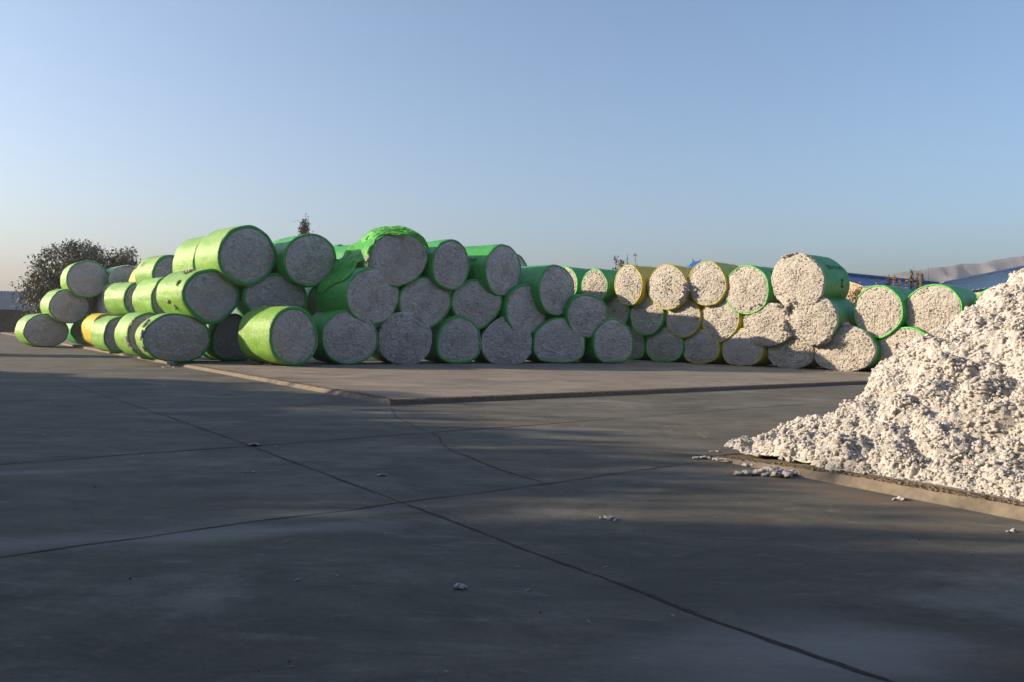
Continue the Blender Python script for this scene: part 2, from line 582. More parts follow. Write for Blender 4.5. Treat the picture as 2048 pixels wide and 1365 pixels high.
class Bale:
    def __init__(s, name, box, d, yaw, full=(.707,) * 4, wrap='green', cot='grey', lip=.08, bulge=.10, ground=None, length=2.4, label='', group='', seed=0, frontlen=0.0):
        s.seed = seed
        Cn, uv, nrm, ux = outline(box, full, d, yaw, ground)
        s.uv, s.len, s.yaw = uv, length, yaw
        s.zc = Cn.z
        s.half = -uv[:, 1].min()
        s.face = Cn
        base = Cn + nrm * (length / 2)
        s.root = empty('cotton_bale', (base.x, base.y, Cn.z - s.half), -R(yaw))
        tag(s.root, label, 'cotton bale', group)
        s.off = (0, -length / 2, s.half)            # part origin: centre of the face
        s.n2 = nrm2(uv)
        s.lip, s.name = lip, name
        s.make_wrap(M['wrap_' + wrap], lip, M['wrap_rim'] if wrap == 'lime' else (M['wrap_sunlit'] if (wrap, cot) == ('green', 'cream') else M['wrap_' + wrap]))
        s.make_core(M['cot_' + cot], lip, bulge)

    def rad_noise(s, y):
        th = np.arange(NTH) * 2 * math.pi / NTH
        c, sn = np.cos(th), np.sin(th)
        return .030 * pn(c * 1.6 + s.seed, sn * 1.6, y * .9) + .012 * pn(c * 4 + s.seed, sn * 4, y * 4.5)

    def pt(s, theta, y, off=0.0):
        k = (theta / (2 * math.pi) * NTH) % NTH
        i = int(k)
        t = k - i
        p = s.uv[i] * (1 - t) + s.uv[(i + 1) % NTH] * t
        n = s.n2[i] * (1 - t) + s.n2[(i + 1) % NTH] * t
        rn = s.rad_noise(y)
        o = off + rn[i] * (1 - t) + rn[(i + 1) % NTH] * t
        return Vector((p[0] + n[0] * o, y, p[1] + n[1] * o))

    def make_wrap(s, mat, lip, rim):
        L = s.len
        if lip > 0:
            prof = [(.05 + lip, .05), (.045 + lip, .012), (.04 + lip * .5, .0), (.030, .010), (.010, .035), (0, .09)]
            back = [(0, L - .09), (.010, L - .035), (.03, L - .01), (.04 + lip * .5, L), (.05 + lip, L - .02)]
        else:
            prof = [(.035, .16), (.012, .145), (.0, .15), (0, .2)]
            back = [(0, L - .09), (.010, L - .035), (.03, L - .01), (.08, L), (.11, L - .02)]
        ys = np.linspace(prof[-1][1], back[0][1], 15)[1:-1]
        prof = prof + [(0, y) for y in ys] + back
        v = []
        th = np.arange(NTH) * 2 * math.pi / NTH
        for (ins, y) in prof:
            rn = s.rad_noise(y)
            jit = .018 * pn(np.cos(th) * 3 + s.seed, np.sin(th) * 3, s.seed * 1.7) * (1 if y < .3 else 0)
            q = s.uv + s.n2 * (rn - ins * (1 + 4 * jit))[:, None]
            yy = y + jit * (1.8 if lip <= 0 else .5)
            v.append(np.stack([q[:, 0], yy, q[:, 1]], 1))
        nr = len(prof)
        f = [(i * NTH + k, (i + 1) * NTH + k, (i + 1) * NTH + (k + 1) % NTH, i * NTH + (k + 1) % NTH) for i in range(nr - 1) for k in range(NTH)]
        s.wrap = mesh_obj('plastic_wrap', np.concatenate(v), f, mat, s.root, s.off, mats=[mat, rim], fmat=[1 if (i < 3 or i > nr - 5) else 0 for i in range(nr - 1) for k in range(NTH)])

    def make_core(s, mat, lip, bulge):
        L = s.len
        NR = 34
        ins0 = (.035 + lip) if lip > 0 else -.012
        ring = s.uv - s.n2 * ins0
        rows = []
        th = np.arange(NTH) * 2 * math.pi / NTH
        for (y, ins) in ((L - .06, .10), (L * .5, .06), (.30, .03)):
            q = s.uv - s.n2 * ins
            rows.append(np.stack([q[:, 0], np.full(NTH, y), q[:, 1]], 1))
        y_edge = .035 if lip > 0 else -.02
        if lip <= 0:
            q = s.uv + s.n2 * .008
            rows.append(np.stack([q[:, 0], np.full(NTH, .12), q[:, 1]], 1))
        for j in range(NR):
            r = 1 - j / NR
            if lip <= 0: r = 1.0 - .0 - (j / NR)
            q = ring * r
            prof = (1 - r ** 3.2)
            base = y_edge - bulge * prof
            base = base + .045 * math.exp(-(r / .09) ** 2)      # dimple at the centre
            amp = .05 if lip > 0 else .06
            low = .05 * pn(q[:, 0] * 1.1 + s.seed, q[:, 1] * 1.1, s.seed * .7)
            d = amp * (.8 - 2.0 * np.abs(pn(q[:, 0] * 9 + s.seed * 2, q[:, 1] * 9, s.seed)) - 1.5 * np.abs(pn(q[:, 0] * 18 + s.seed * 2, q[:, 1] * 18, s.seed)))
            edge = min(1, (1 - r) * 7 + .25)
            d = d + .022 * pn(r * 10 + .5 * th, np.cos(th) * 1.6 + s.seed, np.sin(th) * 1.6)
            y = base + (d + low * .9) * edge
            if lip <= 0:
                jag = .035 * fbm(q[:, 0] * 7, q[:, 1] * 7, s.seed + .5, 2) * math.exp(-((1 - r) / .12) ** 2)
                q = q + s.n2 * jag[:, None]
            rows.append(np.stack([q[:, 0], y, q[:, 1]], 1))
        V = np.concatenate(rows)
        nr = len(rows)
        f = [(i * NTH + k, (i + 1) * NTH + k, (i + 1) * NTH + (k + 1) % NTH, i * NTH + (k + 1) % NTH) for i in range(nr - 1) for k in range(NTH)]
        c = len(V)
        V = np.concatenate([V, [[0, y_edge - bulge + .045, 0]]])
        f += [((nr - 1) * NTH + k, c, (nr - 1) * NTH + (k + 1) % NTH) for k in range(NTH)]
        f.append(tuple(range(NTH)))
        # loose locks of cotton standing off the face and its rim
        rs = np.random.RandomState(s.seed + 100)
        n = 240 if lip > 0 else 380
        cs, ss = [], []
        for _ in range(n):
            k = rs.randint(NTH)
            r = 1 - abs(rs.normal(0, .10)) if rs.rand() < .3 else math.sqrt(rs.rand())
            r = min(r, 1.0)
            q = ring[k] * r
            y = y_edge - bulge * (1 - r ** 3.2) + rs.uniform(-.015, .02)
            cs.append((q[0], y, q[1]))
            ss.append(rs.uniform(.016, .036))
        tv, tf = tufts(cs, ss, s.seed, 1.0)
        f += [tuple(q + len(V)) for q in tf]
        V = np.concatenate([V, tv])
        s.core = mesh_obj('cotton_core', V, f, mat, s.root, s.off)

    def write(s, text, y0, th0, size, mat, flip=False, slant=0.0, name='marker_writing'):
        """hand lettering laid on the wrap from axis position y0 and angle th0 (degrees)"""
        cu = bpy.data.curves.new('lettering', 'FONT')
        cu.body = text
        cu.size = size
        cu.offset = size * .02
        cu.resolution_u = 3
        to = bpy.data.objects.new('lettering', cu)
        C.objects.link(to)
        bpy.context.view_layer.update()
        me = bpy.data.meshes.new_from_object(to.evaluated_get(bpy.context.evaluated_depsgraph_get()))
        C.objects.unlink(to)
        bpy.data.objects.remove(to)
        rmean = float(np.linalg.norm(s.uv, axis=1).mean())
        sgn = -1 if flip else 1
        right = math.cos(R(th0)) > 0               # which flank: text runs away from, or towards, the face
        n = len(me.vertices)
        v, f = [], [tuple(p.vertices) for p in me.polygons]
        for off in (.011, .004):
            for q in me.vertices:
                tx, ty = q.co.x + slant * q.co.y, q.co.y
                y = y0 + sgn * tx * (1 if right else -1)
                th = R(th0) + sgn * ty / rmean * (1 if right else -1)
                v.append(s.pt(th, y, off))
        mesh = mesh_obj(name, v, f, mat, s.root, s.off, smooth=False)
        bpy.data.meshes.remove(me)
        return mesh


GL = 'green and yellow bales of the long left pile'
GR = 'bales of the right pile facing the sun'
F0 = (.707, .707, .707, .707)
FB = (.68, .68, .79, .79)       # slumped on the ground
FW = (.71, .71, .74, .74)
FT = (.70, .70, .64, .64)       # pressed into the valley below
DATA = [
 # far left stack
 ('B1', (46, 138, 628, 696), 49.3, -43, FW, 'lime', 'grey', .02, .10, 0.0, GL, 'bottom lime bale of the three stacked farthest left'),
 ('B2', (97, 180, 577, 647), 49.6, -42, F0, 'lime', 'grey', .02, .10, None, GL, 'middle lime bale of the three stacked farthest left'),
 ('B3', (131, 219, 521, 597), 49.9, -37, F0, 'lime', 'grey', .05, .10, None, GL, 'topmost lime bale of the three stacked farthest left, round against the tree'),
 ('B4', (219, 284, 531, 588), 50.5, -40, F0, 'green', 'grey', .0, .12, None, GL, 'dark faced bale with torn bright green edge beside the top of the far left stack'),
 ('B5', (276, 338, 530, 598), 47.5, -38, F0, 'yellow', 'grey', .05, .1, None, GL, 'pale yellow bale peeping out left behind the pink-smeared lime bale'),
 ('B6', (303, 384, 509, 590), 39.5, -44, F0, 'lime', 'grey', .10, .06, None, GL, 'lime bale with faded pink smears, on top near the left tree'),
 ('B12', (186, 262, 566, 642), 49.5, 42, F0, 'green', 'cream', .02, .14, None, GL, 'bale end half hidden between the far left stack and the lime second layer bale'),
 ('B13', (142, 212, 631, 693), 52.5, -40, FW, 'green', 'grey', .06, .08, 0.12, GL, 'deep green bale shadowed on the ground between far left stack and yellow bale'),
 ('B14', (184, 250, 626, 699), 47.8, -42, FW, 'yellow', 'grey', .05, .08, 0.12, GL, 'bright yellow bale standing on the ground in the left flank'),
 ('B15', (206, 282, 633, 712), 40.6, -42, FW, 'lime', 'grey', .05, .08, 0.12, GL, 'lime green bale on the ground right of the bright yellow ground bale'),
 ('B11', (247, 312, 564, 634), 42.2, -50, F0, 'lime', 'grey', .08, .06, None, GL, 'lime bale in the second layer above the bright yellow ground bale'),
 ('B10', (301, 372, 555, 640), 36.6, -44, F0, 'lime', 'grey', .06, .06, None, GL, 'lime bale with dark rim tucked behind the tuft-speckled second layer bale'),
 ('B16', (254, 352, 625, 729), 34.9, -38, FW, 'lime', 'grey', .06, .10, 0.12, GL, 'double-rimmed lime bale on the ground just behind the broad front corner bale'),
 ('B17', (284, 422, 627, 733), 31.4, -31, FW, 'lime', 'grey', .03, .16, 0.12, GL, 'broad squashed lime bale at the front left corner by the kerb end'),
 ('B18', (423, 512, 627, 728), 33.6, -36, FB, 'green', 'grey', .05, .10, 0.12, GL, 'dark recessed green bale on the ground between corner bale and half-lit bale'),
 ('B9', (363, 482, 537, 650), 32.0, -47, FT, 'lime', 'grey', .10, .08, None, GL, 'second layer lime bale with cotton tufts stuck on its wrap, above corner bale'),
 ('B7', (385, 500, 466, 590), 35.2, -43, F0, 'lime', 'grey', .06, .08, None, GL, 'lime bale end to end behind the big highest left bale'),
 ('B8', (436, 554, 451, 572), 32.6, -43, F0, 'lime', 'grey', .10, .08, None, GL, 'big highest lime bale with whole round dark end at left centre'),
 ('B19', (538, 637, 614, 731), 30.7, -47, FW, 'lime', 'grey', .09, .10, 0.12, GL, 'half sunlit lime bale at ground level with a diagonal shadow on its flank'),
 ('B20', (486, 614, 546, 646), 33.4, -30, F0, 'green', 'grey', .08, .10, None, GL, 'second layer green bale between the tuft-speckled bale and half-sunlit ground bale'),
 ('B21', (566, 674, 466, 575), 33.6, -38, F0, 'green', 'grey', .06, .10, None, GL, 'top layer green bale with a round greenish end below the poplar tip'),
 ('B22', (616, 672, 565, 642), 36.2, -36, F0, 'green', 'grey', .06, .08, None, GL, 'small hidden green bale deep in the gap left of the bale under torn film'),
 ('B25', (660, 705, 490, 560), 41.0, -36, F0, 'green', 'grey', .06, .08, None, GL, 'barely visible green bale behind, right of the bale below the poplar tip'),
 ('B26', (684, 752, 489, 562), 38.2, -48, F0, 'green', 'grey', .06, .08, None, GL, 'green bale with thin lit top edge just left of the hanging torn film'),
 ('B27', (642, 757, 620, 729), 32.6, -33, FW, 'green', 'grey', .03, .12, 0.12, GL, 'ground level green bale right of the half-sunlit bale, small lit patch on top'),
 ('B23', (692, 800, 533, 650), 33.2, -45, F0, 'green', 'grey', .03, .10, None, GL, 'second layer green bale lying under the hanging torn film, brown scrawl on wrap'),
 ('B24', (733, 858, 463, 574), 33.9, -34, (.70, .70, .70, .66), 'green', 'grey', .02, .12, None, GL, 'top bale whose green wrap is torn and hangs down its left side'),
 ('B28', (757, 864, 624, 729), 34.2, -28, FW, 'green', 'grey', .0, .14, 0.12, GL, 'ground bale with cotton swelling out past its wrap, under the gap of torn-wrap bale'),
 ('B29', (797, 904, 553, 660), 34.8, -33, (.70, .70, .68, .62), 'green', 'grey', .05, .10, None, GL, 'second layer bale right of the bale under torn film, pointed underside'),
 ('B30', (864, 941, 479, 582), 35.2, -42, F0, 'green', 'grey', .05, .08, None, GL, 'top layer bale directly right of the torn-wrap bale'),
 ('B31', (872, 964, 632, 727), 35.6, -30, (.69, .68, .78, .78), 'green', 'grey', .07, .08, 0.12, GL, 'ground bale with rounded dark green rim, third from the half-sunlit one'),
 ('B32', (902, 1004, 557, 660), 36.1, -26, (.72, .70, .68, .64), 'green', 'grey', .05, .10, None, GL, 'second layer bale below the black-lettered top bale'),
 ('B33', (970, 1044, 489, 594), 36.7, -50, F0, 'green', 'grey', .03, .12, None, GL, 'top layer green bale with black slanted lettering and lit top stripe'),
 ('B34', (985, 1060, 505, 600), 40.6, -38, F0, 'green', 'grey', .06, .08, None, GL, 'bale end showing behind the right shoulder of the black-lettered top bale'),
 ('B37', (964, 1062, 634, 726), 36.8, -27, (.68, .66, .80, .80), 'green', 'grey', .0, .10, 0.12, GL, 'ground bale with a squat triangular end right of the dark-rimmed one'),
 ('B35', (1012, 1095, 568, 671), 37.3, -39, F0, 'green', 'grey', .05, .10, None, GL, 'second layer bale with wide green flank, third from the pile right end'),
 ('B36', (1078, 1150, 530, 633), 38.0, -46, F0, 'green', 'grey', .04, .10, None, GL, 'highest bale at the right end of the left pile'),
 ('B39', (1066, 1172, 634, 726), 38.0, -24, (.68, .68, .80, .80), 'green', 'grey', .03, .12, 0.12, GL, 'ground bale second from the right end of the left pile'),
 ('B38', (1133, 1217, 588, 677), 38.6, -29, F0, 'green', 'grey', .04, .12, None, GL, 'second layer bale at the right end of the left pile'),
 ('B40', (1186, 1267, 637, 727), 39.2, -30, FB, 'green', 'grey', .04, .12, 0.12, GL, 'last ground bale at the right end of the left pile, flank in deep shadow'),
 # right pile, bottom
 ('R1', (1240, 1291, 653, 719), 44.6, 46, FB, 'green', 'cream', .03, .10, 0.12, GR, 'ground bale half hidden behind the right end of the left pile'),
 ('R2', (1291, 1367, 652, 722), 42.5, 46, FB, 'green', 'cream', .04, .10, 0.12, GR, 'shaded ground bale with thin green rim left of two yellow ground bales'),
 ('R3', (1365, 1438, 658, 728), 41.0, 47, FB, 'yellow', 'cream', .03, .10, 0.12, GR, 'left one of the two yellow ground bales in the right pile'),
 ('R4', (1443, 1525, 656, 733), 39.4, 47, FB, 'yellow', 'cream', .02, .10, 0.12, GR, 'right one of the two yellow ground bales in the right pile'),
 ('R5', (1536, 1627, 660, 739), 37.9, 48, FB, 'yellow', 'cream', .0, .12, 0.12, GR, 'ground bale with cotton bulging out and a yellow sliver at its right foot'),
 ('R6', (1628, 1749, 650, 747), 36.0, 50, (.68, .68, .78, .76), 'green', 'cream', .0, .14, 0.12, GR, 'broad ground bale crossed by a curved shadow left of the cotton heap'),
 ('R7', (1752, 1872, 652, 755), 34.5, 50, (.66, .70, .76, .74), 'green', 'cream', .05, .10, 0.12, GR, 'sunlit ground bale with bright green rim touching the cotton heap'),
 ('R8', (1870, 1990, 650, 760), 33.0, 50, FB, 'green', 'cream', .04, .10, 0.12, GR, 'ground bale almost wholly hidden behind the cotton heap'),
 # right pile, second layer
 ('S1', (1196, 1260, 594, 655), 44.8, 46, F0, 'green', 'cream', .03, .10, None, GR, 'second layer bale cut by the left pile at the far end of the right pile'),
 ('S2', (1259, 1328, 590, 672), 43.0, 45, F0, 'green', 'cream', .02, .10, None, GR, 'second layer bale with green rim left of the yellow second layer bales'),
 ('S3', (1330, 1401, 595, 676), 41.6, 45, F0, 'yellow', 'cream', .02, .10, None, GR, 'second layer yellow bale almost all in shadow'),
 ('S4', (1400, 1479, 592, 685), 40.2, 47, (.70, .70, .68, .66), 'yellow', 'cream', .02, .10, None, GR, 'second layer yellow bale with a lit upper half and shaded lower half'),
 ('S5', (1488, 1586, 606, 692), 38.3, 46, F0, 'green', 'cream', .0, .12, None, GR, 'unravelling second layer bale with ragged cotton left of the bulging one'),
 ('S6', (1574, 1674, 588, 690), 36.6, 48, F0, 'green', 'cream', .0, .16, None, GR, 'second layer bale spilling cotton, under the bale marked 2'),
 ('S7', (1706, 1807, 570, 678), 35.3, 48, (.70, .72, .70, .68), 'green', 'cream', .04, .06, None, GR, 'clean round second layer bale left of the largest right bale'),
 ('S8', (1806, 1926, 567, 681), 34.0, 48, (.72, .70, .70, .68), 'green', 'cream', .03, .08, None, GR, 'largest second layer bale of the right pile, above the heap edge'),
 ('S9', (1938, 2060, 572, 690), 32.8, 48, F0, 'green', 'cream', .05, .08, None, GR, 'bale showing only a green rim above the cotton heap at right'),
 # right pile, top
 ('T1', (1098, 1156, 533, 603), 47.0, 47, F0, 'green', 'cream', .04, .08, None, GR, 'top green bale showing its flank behind the right end of the left pile'),
 ('T2', (1162, 1216, 538, 606), 44.6, 43, F0, 'green', 'cream', .03, .10, None, GR, 'top green bale with sunlit end left of the yellow top bales'),
 ('T3', (1228, 1285, 530, 612), 43.2, 45, F0, 'yellow', 'cream', .03, .08, None, GR, 'leftmost yellow top bale, thin bright yellow rim'),
 ('T4', (1295, 1374, 529, 620), 41.8, 44, F0, 'yellow', 'cream', .01, .12, None, GR, 'middle yellow top bale with cotton burst out at lower right'),
 ('T5', (1375, 1452, 523, 613), 40.4, 45, F0, 'yellow', 'cream', .01, .10, None, GR, 'rightmost yellow top bale with cotton right over its rim'),
 ('T6', (1447, 1539, 529, 630), 39.0, 46, F0, 'green', 'cream', .03, .10, None, GR, 'top green bale with black lettering left of the bale marked 2'),
 ('T7', (1544, 1647, 507, 620), 37.0, 50, (.69, .72, .70, .70), 'green', 'cream', .0, .12, None, GR, 'highest right bale, marked 2 and an upside-down number on its green flank'),
]
BL = {}
for i, (nm, box, d, yaw, full, wr, co, lip, bul, grd, grp, lab) in enumerate(DATA):
    BL[nm] = Bale(nm, box, d, yaw, full, wr, co, lip, bul, grd, label=lab, group=grp, seed=i * 3 + 1)

# bales of the rows behind, hidden from here, whose shade falls on the right pile
def hidden(name, X, Y, z0, w, h, ground, label, seed):
    def px(q):
        v = CM.transposed() @ (Vector(q) - CAM)
        return 1024 + FPX * v.x / -v.z, 682.5 - FPX * v.y / -v.z
    x, yt = px((X, Y, z0 + h))
    x, yb = px((X, Y, z0))
    k = w * FPX / Y / 2
    BL[name] = Bale(name, (x - k, x + k, yt, yb), Y, -36, F0, 'green', 'grey', .05, .08, ground, label=label, group='bales in the rows behind the left pile', seed=seed)


for i, (X, Y, z0, g_) in enumerate([(-.6, 42.6, .12, .12), (1.7, 43.6, .12, .12), (-.9, 46.4, .12, .12), (1.5, 47.2, .12, .12), (.55, 43.0, 2.02, None), (.4, 46.7, 2.02, None), (1.5, 43.3, 3.2, None), (1.2, 46.9, 3.2, None)]):
    if z0 == 3.2: X, z0 = X - 0.1, 3.02
    hidden('H%d' % i, X, Y, z0 if z0 != 3.02 else 3.0, 2.2, 2.05, g_, 'green bale in the rows hidden behind the left pile', 400 + i * 3)

BL['T7'].write('61-2-123', 2.05, 40, .36, M['marker'], flip=True)
BL['T7'].write('2', 1.8, 8, .55, M['marker'], flip=True)
BL['T6'].write('2H17', 1.5, 52, .34, M['marker'], flip=True)
BL['T4'].write('M0n7', 1.5, 48, .30, M['marker_red'], slant=.2)
BL['B33'].write('C-41/', 1.2, 158, .26, M['marker'], slant=.5)
BL['B23'].write('04', 2.0, 140, .34, M['marker'], slant=.5)
BL['B6'].write('MHW', 1.75, 118, .34, M['marker_pink'], slant=.2)
BL['B6'].write('RB', 1.9, 152, .42, M['marker_pink'])
BL['B3'].write('117', 1.4, 125, .3, M['marker_pink'])

# ------------------------------------------------------------------ torn film hanging from the top bale
from mathutils.bvhtree import BVHTree
bpy.context.view_layer.update()


def bvh_of(objs):
    v, f = [], []
    for o in objs:
        b = len(v)
        v += [o.matrix_world @ q.co for q in o.data.vertices]
        f += [tuple(i + b for i in p.vertices) for p in o.data.polygons]
    return BVHTree.FromPolygons(v, f)


def spline(pts, n):
    pts = np.array(pts, float)
    k = np.linspace(0, len(pts) - 1.0001, n)
    i = np.floor(k).astype(int)
    t = (k - i)[:, None]
    g_ = lambda j: pts[np.clip(j, 0, len(pts) - 1)]
    a, b, c, d = g_(i - 1), g_(i), g_(i + 1), g_(i + 2)
    return .5 * (2 * b + (c - a) * t + (2 * a - 5 * b + 4 * c - d) * t ** 2 + (3 * b - a - 3 * c + d) * t ** 3)


def film_mat():
    t = NT('torn_green_film')
    n = t.noise(t.scale(t.co, (1, 1, 1)), 3.0, 5, .65, 1.5)
    col = t.ramp(n, [(.3, (.06, .50, .06)), (.7, (.20, .66, .12))])
    t.bump(n, .8, .10)
    t.done(col, .3, .5)
    tr = t.n('ShaderNodeBsdfTranslucent')
    t.put(tr.inputs[0], col)
    mx = t.n('ShaderNodeMixShader')
    mx.inputs[0].default_value = .3
    t.t.links.new(t.b.outputs[0], mx.inputs[1])
    t.t.links.new(tr.outputs[0], mx.inputs[2])
    t.t.links.new(mx.outputs[0], t.t.nodes['Material Output'].inputs[0])
    return t.m


FO = [(858, 499), (846, 474), (812, 454.5), (785, 453), (760, 455), (739, 463), (719, 481), (700, 493), (684, 515), (658, 522), (647, 540), (640, 566), (634, 586)]
FI = [(859, 505), (845, 487), (822, 473), (791, 471), (764, 470), (751, 479), (745, 503), (738, 523), (718, 524), (708, 542), (692, 558), (662, 573), (645, 586)]
DO = [33.8, 33.8, 34.0, 34.2, 34.4, 34.6, 34.9, 35.0, 34.7, 34.6, 34.6, 34.4, 34.3]
DI = [33.7, 33.65, 33.6, 33.6, 33.6, 33.6, 33.7, 33.7, 33.6, 33.6, 33.6, 34.0, 34.2]
tree_ = bvh_of([BL[k].wrap for k in ('B23', 'B24', 'B21', 'B22', 'B26')] + [BL[k].core for k in ('B23', 'B24', 'B26')])
NU, NV = 110, 22
so = spline([(a, b, d) for (a, b), d in zip(FO, DO)], NU)
si = spline([(a, b, d) for (a, b), d in zip(FI, DI)], NU)
fv = []
root = BL['B24'].root
inv = root.matrix_world.inverted()
for i in range(NU):
    for j in range(NV):
        w = j / (NV - 1)
        q = so[i] * (1 - w) + si[i] * w
        wr = .09 * float(pn(i * .07, j * .45, 3.3)) + .05 * float(pn(i * .25, j * .8, 8.1)) + .03 * float(pn(i * .7, j * 1.3, 2.1))
        px, py, d = q[0] + 1.2 * float(pn(i * .15, j * .1, 1.1)), q[1] + 1.4 * float(pn(i * .13, j * .1, 5.1)), q[2] + wr - .05
        r = ray(px, py)
        hit = tree_.ray_cast(CAM, r.normalized(), 60)
        if hit[0] is not None: d = min(d, hit[0].y - .05 - max(0, wr))
        fv.append(inv @ (CAM + r * d))
ff = [(i * NV + j, i * NV + j + 1, (i + 1) * NV + j + 1, (i + 1) * NV + j) for i in range(NU - 1) for j in range(NV - 1)]
film = mesh_obj('torn_film', fv, ff, film_mat(), root)
sm = film.modifiers.new('thickness', 'SOLIDIFY')
sm.thickness = .008
film['label'] = 'crumpled green film hanging loose to the left'

# loose cotton stuck on the wraps and rims of single bales
def stuck(b, spots, seed, name='cotton_tuft'):
    rs = np.random.RandomState(seed)
    for k, (th, y, off, size, n, spread) in enumerate(spots):
        cs, ss = [], []
        n = int(n * 2.2)
        for _ in range(n):
            p = BL[b].pt(R(th) + rs.normal(0, spread) * .75, y + rs.normal(0, spread) * .75, off + rs.uniform(0, size * .5))
            cs.append(tuple(p)); ss.append(size * rs.uniform(.35, .75))
        v, f = tufts(cs, ss, seed * 10 + k, .9)
        mesh_obj(name, v, [f], M['cot_cream'], BL[b].root, BL[b].off)


stuck('B9', [(150, .55, .02, .06, 7, .06), (118, .7, .02, .07, 9, .09), (112, 1.1, .02, .06, 8, .09), (190, 1.3, .02, .07, 6, .07), (205, .9, .02, .05, 6, .09)], 5)
stuck('B17', [(172, .12, .0, .06, 16, .10), (150, .35, .02, .09, 9, .07), (205, .15, .0, .06, 10, .08), (262, -.02, .02, .10, 10, .08)], 6)
stuck('B16', [(150, .0, -.04, .05, 16, .16), (200, -.02, .0, .07, 20, .18)], 7)
stuck('B24', [(178, -.05, -.02, .09, 12, .07), (200, .05, .03, .08, 14, .08)], 8)
stuck('B40', [(128, .1, .0, .07, 18, .12)], 9)
stuck('B28', [(90, .1, .02, .06, 8, .05), (170, .25, -.01, .08, 22, .18), (205, .2, .02, .08, 18, .1)], 10)
stuck('B37', [(100, .1, .0, .05, 8, .06)], 12)
stuck('B31', [(84, .15, .02, .06, 6, .05)], 13)
stuck('T4', [(-8, -.06, -.02, .13, 34, .20), (-35, -.08, -.06, .10, 22, .14)], 14)
stuck('S5', [(60, -.02, -.03, .12, 30, .18), (120, -.02, -.03, .1, 20, .16)], 15)
stuck('S6', [(150, -.05, .0, .13, 34, .25), (200, -.06, .0, .12, 34, .25), (300, -.04, .0, .11, 26, .2)], 16)
stuck('R6', [(88, -.02, .02, .11, 16, .09), (115, -.02, .0, .09, 16, .12)], 17)
stuck('T7', [(60, .05, .0, .08, 20, .14), (110, .0, .0, .08, 20, .2)], 18)
stuck('B4', [(90, .02, -.06, .08, 26, .25)], 19)

# ------------------------------------------------------------------ heap of loose cotton
NK = Vector((-EK.y, EK.x, 0))
if NK.x < 0: NK = -NK


def smin(a, b, k=.25):
    h = np.clip(.5 + .5 * (b - a) / k, 0, 1)
    return b * (1 - h) + a * h - k * h * (1 - h)


def heap_h(s, t):
    """height of the heap over the slab; s along the kerb, t inwards"""
    w1, w2 = .22 * pn(s * .8, t * .1, 4.2) + .10 * pn(s * 3, 1.0, 2.2), .25 * pn(t * .7, 2.2, 9.1) + .1 * pn(t * 2.6, 4, 1)
    df = t - .36 + w1
    dl = (s - .18 + .25 * t) * .95 + w2
    e = smin(df * .46, dl * .40)
    ap = smin(e, .42 + .06 * e, .3)
    m = smin((df - 1.0) * .55, (dl - .85) * 1.35, .45)
    m = smin(m, 2.6 + .05 * m, 1.0)
    m = smin(m, (7.6 - s) * .7, .6)
    m = smin(m, (11.5 - t) * .6, .6)
    h = smin(ap, (8.0 - s) * .9, .2) + np.maximum(m, 0)
    h = smin(h, (12.2 - t) * .6, .3)
    big = .20 * pn(s * .8, t * .8, 1.5) + .13 * pn(s * 1.9, t * 1.9, 5.5)
    return h + big * np.clip(h * 1.6, 0, 1)


STP = .026
s_, t_ = np.meshgrid(np.arange(-2.6, 8.1, STP), np.arange(.0, 12.3, STP), indexing='ij')
h_ = heap_h(s_, t_)
lump = .34 * np.abs(pn(s_ * 1.5, t_ * 1.5, h_ * 1.5)) + .13 * np.abs(pn(s_ * 4.2 + 3, t_ * 4.2, h_ * 4.2)) + .06 * np.abs(pn(s_ * 9, t_ * 9, h_ * 9)) + .035 * np.abs(pn(s_ * 19, t_ * 19, h_ * 15)) - .08
inside = np.clip(h_ * 12 + .5, 0, 1)
keep = h_ > -.03
hz = h_ + lump * inside
jx, jy = .035 * pn(s_ * 13, t_ * 13, 3.3), .035 * pn(s_ * 13, t_ * 13, 7.7)
b0 = T2
X = b0.x + (s_ + jx) * EK.x + (t_ + jy) * NK.x
Y = b0.y + (s_ + jx) * EK.y + (t_ + jy) * NK.y
Z = .138 + hz
idx = -np.ones(s_.shape, int)
vis = keep & (Y > 2.0)
idx[vis] = np.arange(vis.sum())
hv = np.stack([X[vis], Y[vis], Z[vis]], 1)
q = np.stack([idx[:-1, :-1], idx[1:, :-1], idx[1:, 1:], idx[:-1, 1:]], -1).reshape(-1, 4)
hf = q[(q >= 0).all(1)]
# locks lying on the surface
rs = np.random.RandomState(3)
from_grid = lambda a, b: hz[np.clip(((a + 2.6) / STP).round().astype(int), 0, hz.shape[0] - 1), np.clip((b / STP).round().astype(int), 0, hz.shape[1] - 1)]
HV, HF, n0 = [hv], [], len(hv)
for (N, lo, hi_, ico, sd_) in ((60000, .010, .036, ICO1, 31), (40000, .006, .016, ICO0, 32)):
    ts, tt = rs.uniform(-2.5, 6.5, N), rs.uniform(.05, 7.5, N)
    th_ = heap_h(ts, tt)
    tx, ty = b0.x + ts * EK.x + tt * NK.x, b0.y + ts * EK.y + tt * NK.y
    m = (th_ > -.015) & (ty > 5.5) & (tx / ty < .68)
    cz = .138 + from_grid(ts, tt) + rs.uniform(-.012, .015, N)
    size = lo * (hi_ / lo) ** (rs.rand(N) ** 1.25)
    cz = cz - size * .45 + .006
    tv, tf = tufts(np.stack([tx, ty, cz], 1)[m], size[m], sd_, .85, .55, ico, .24)
    HV.append(tv); HF.append(tf + n0); n0 += len(tv)
allv, allf = np.concatenate(HV), [hf] + HF


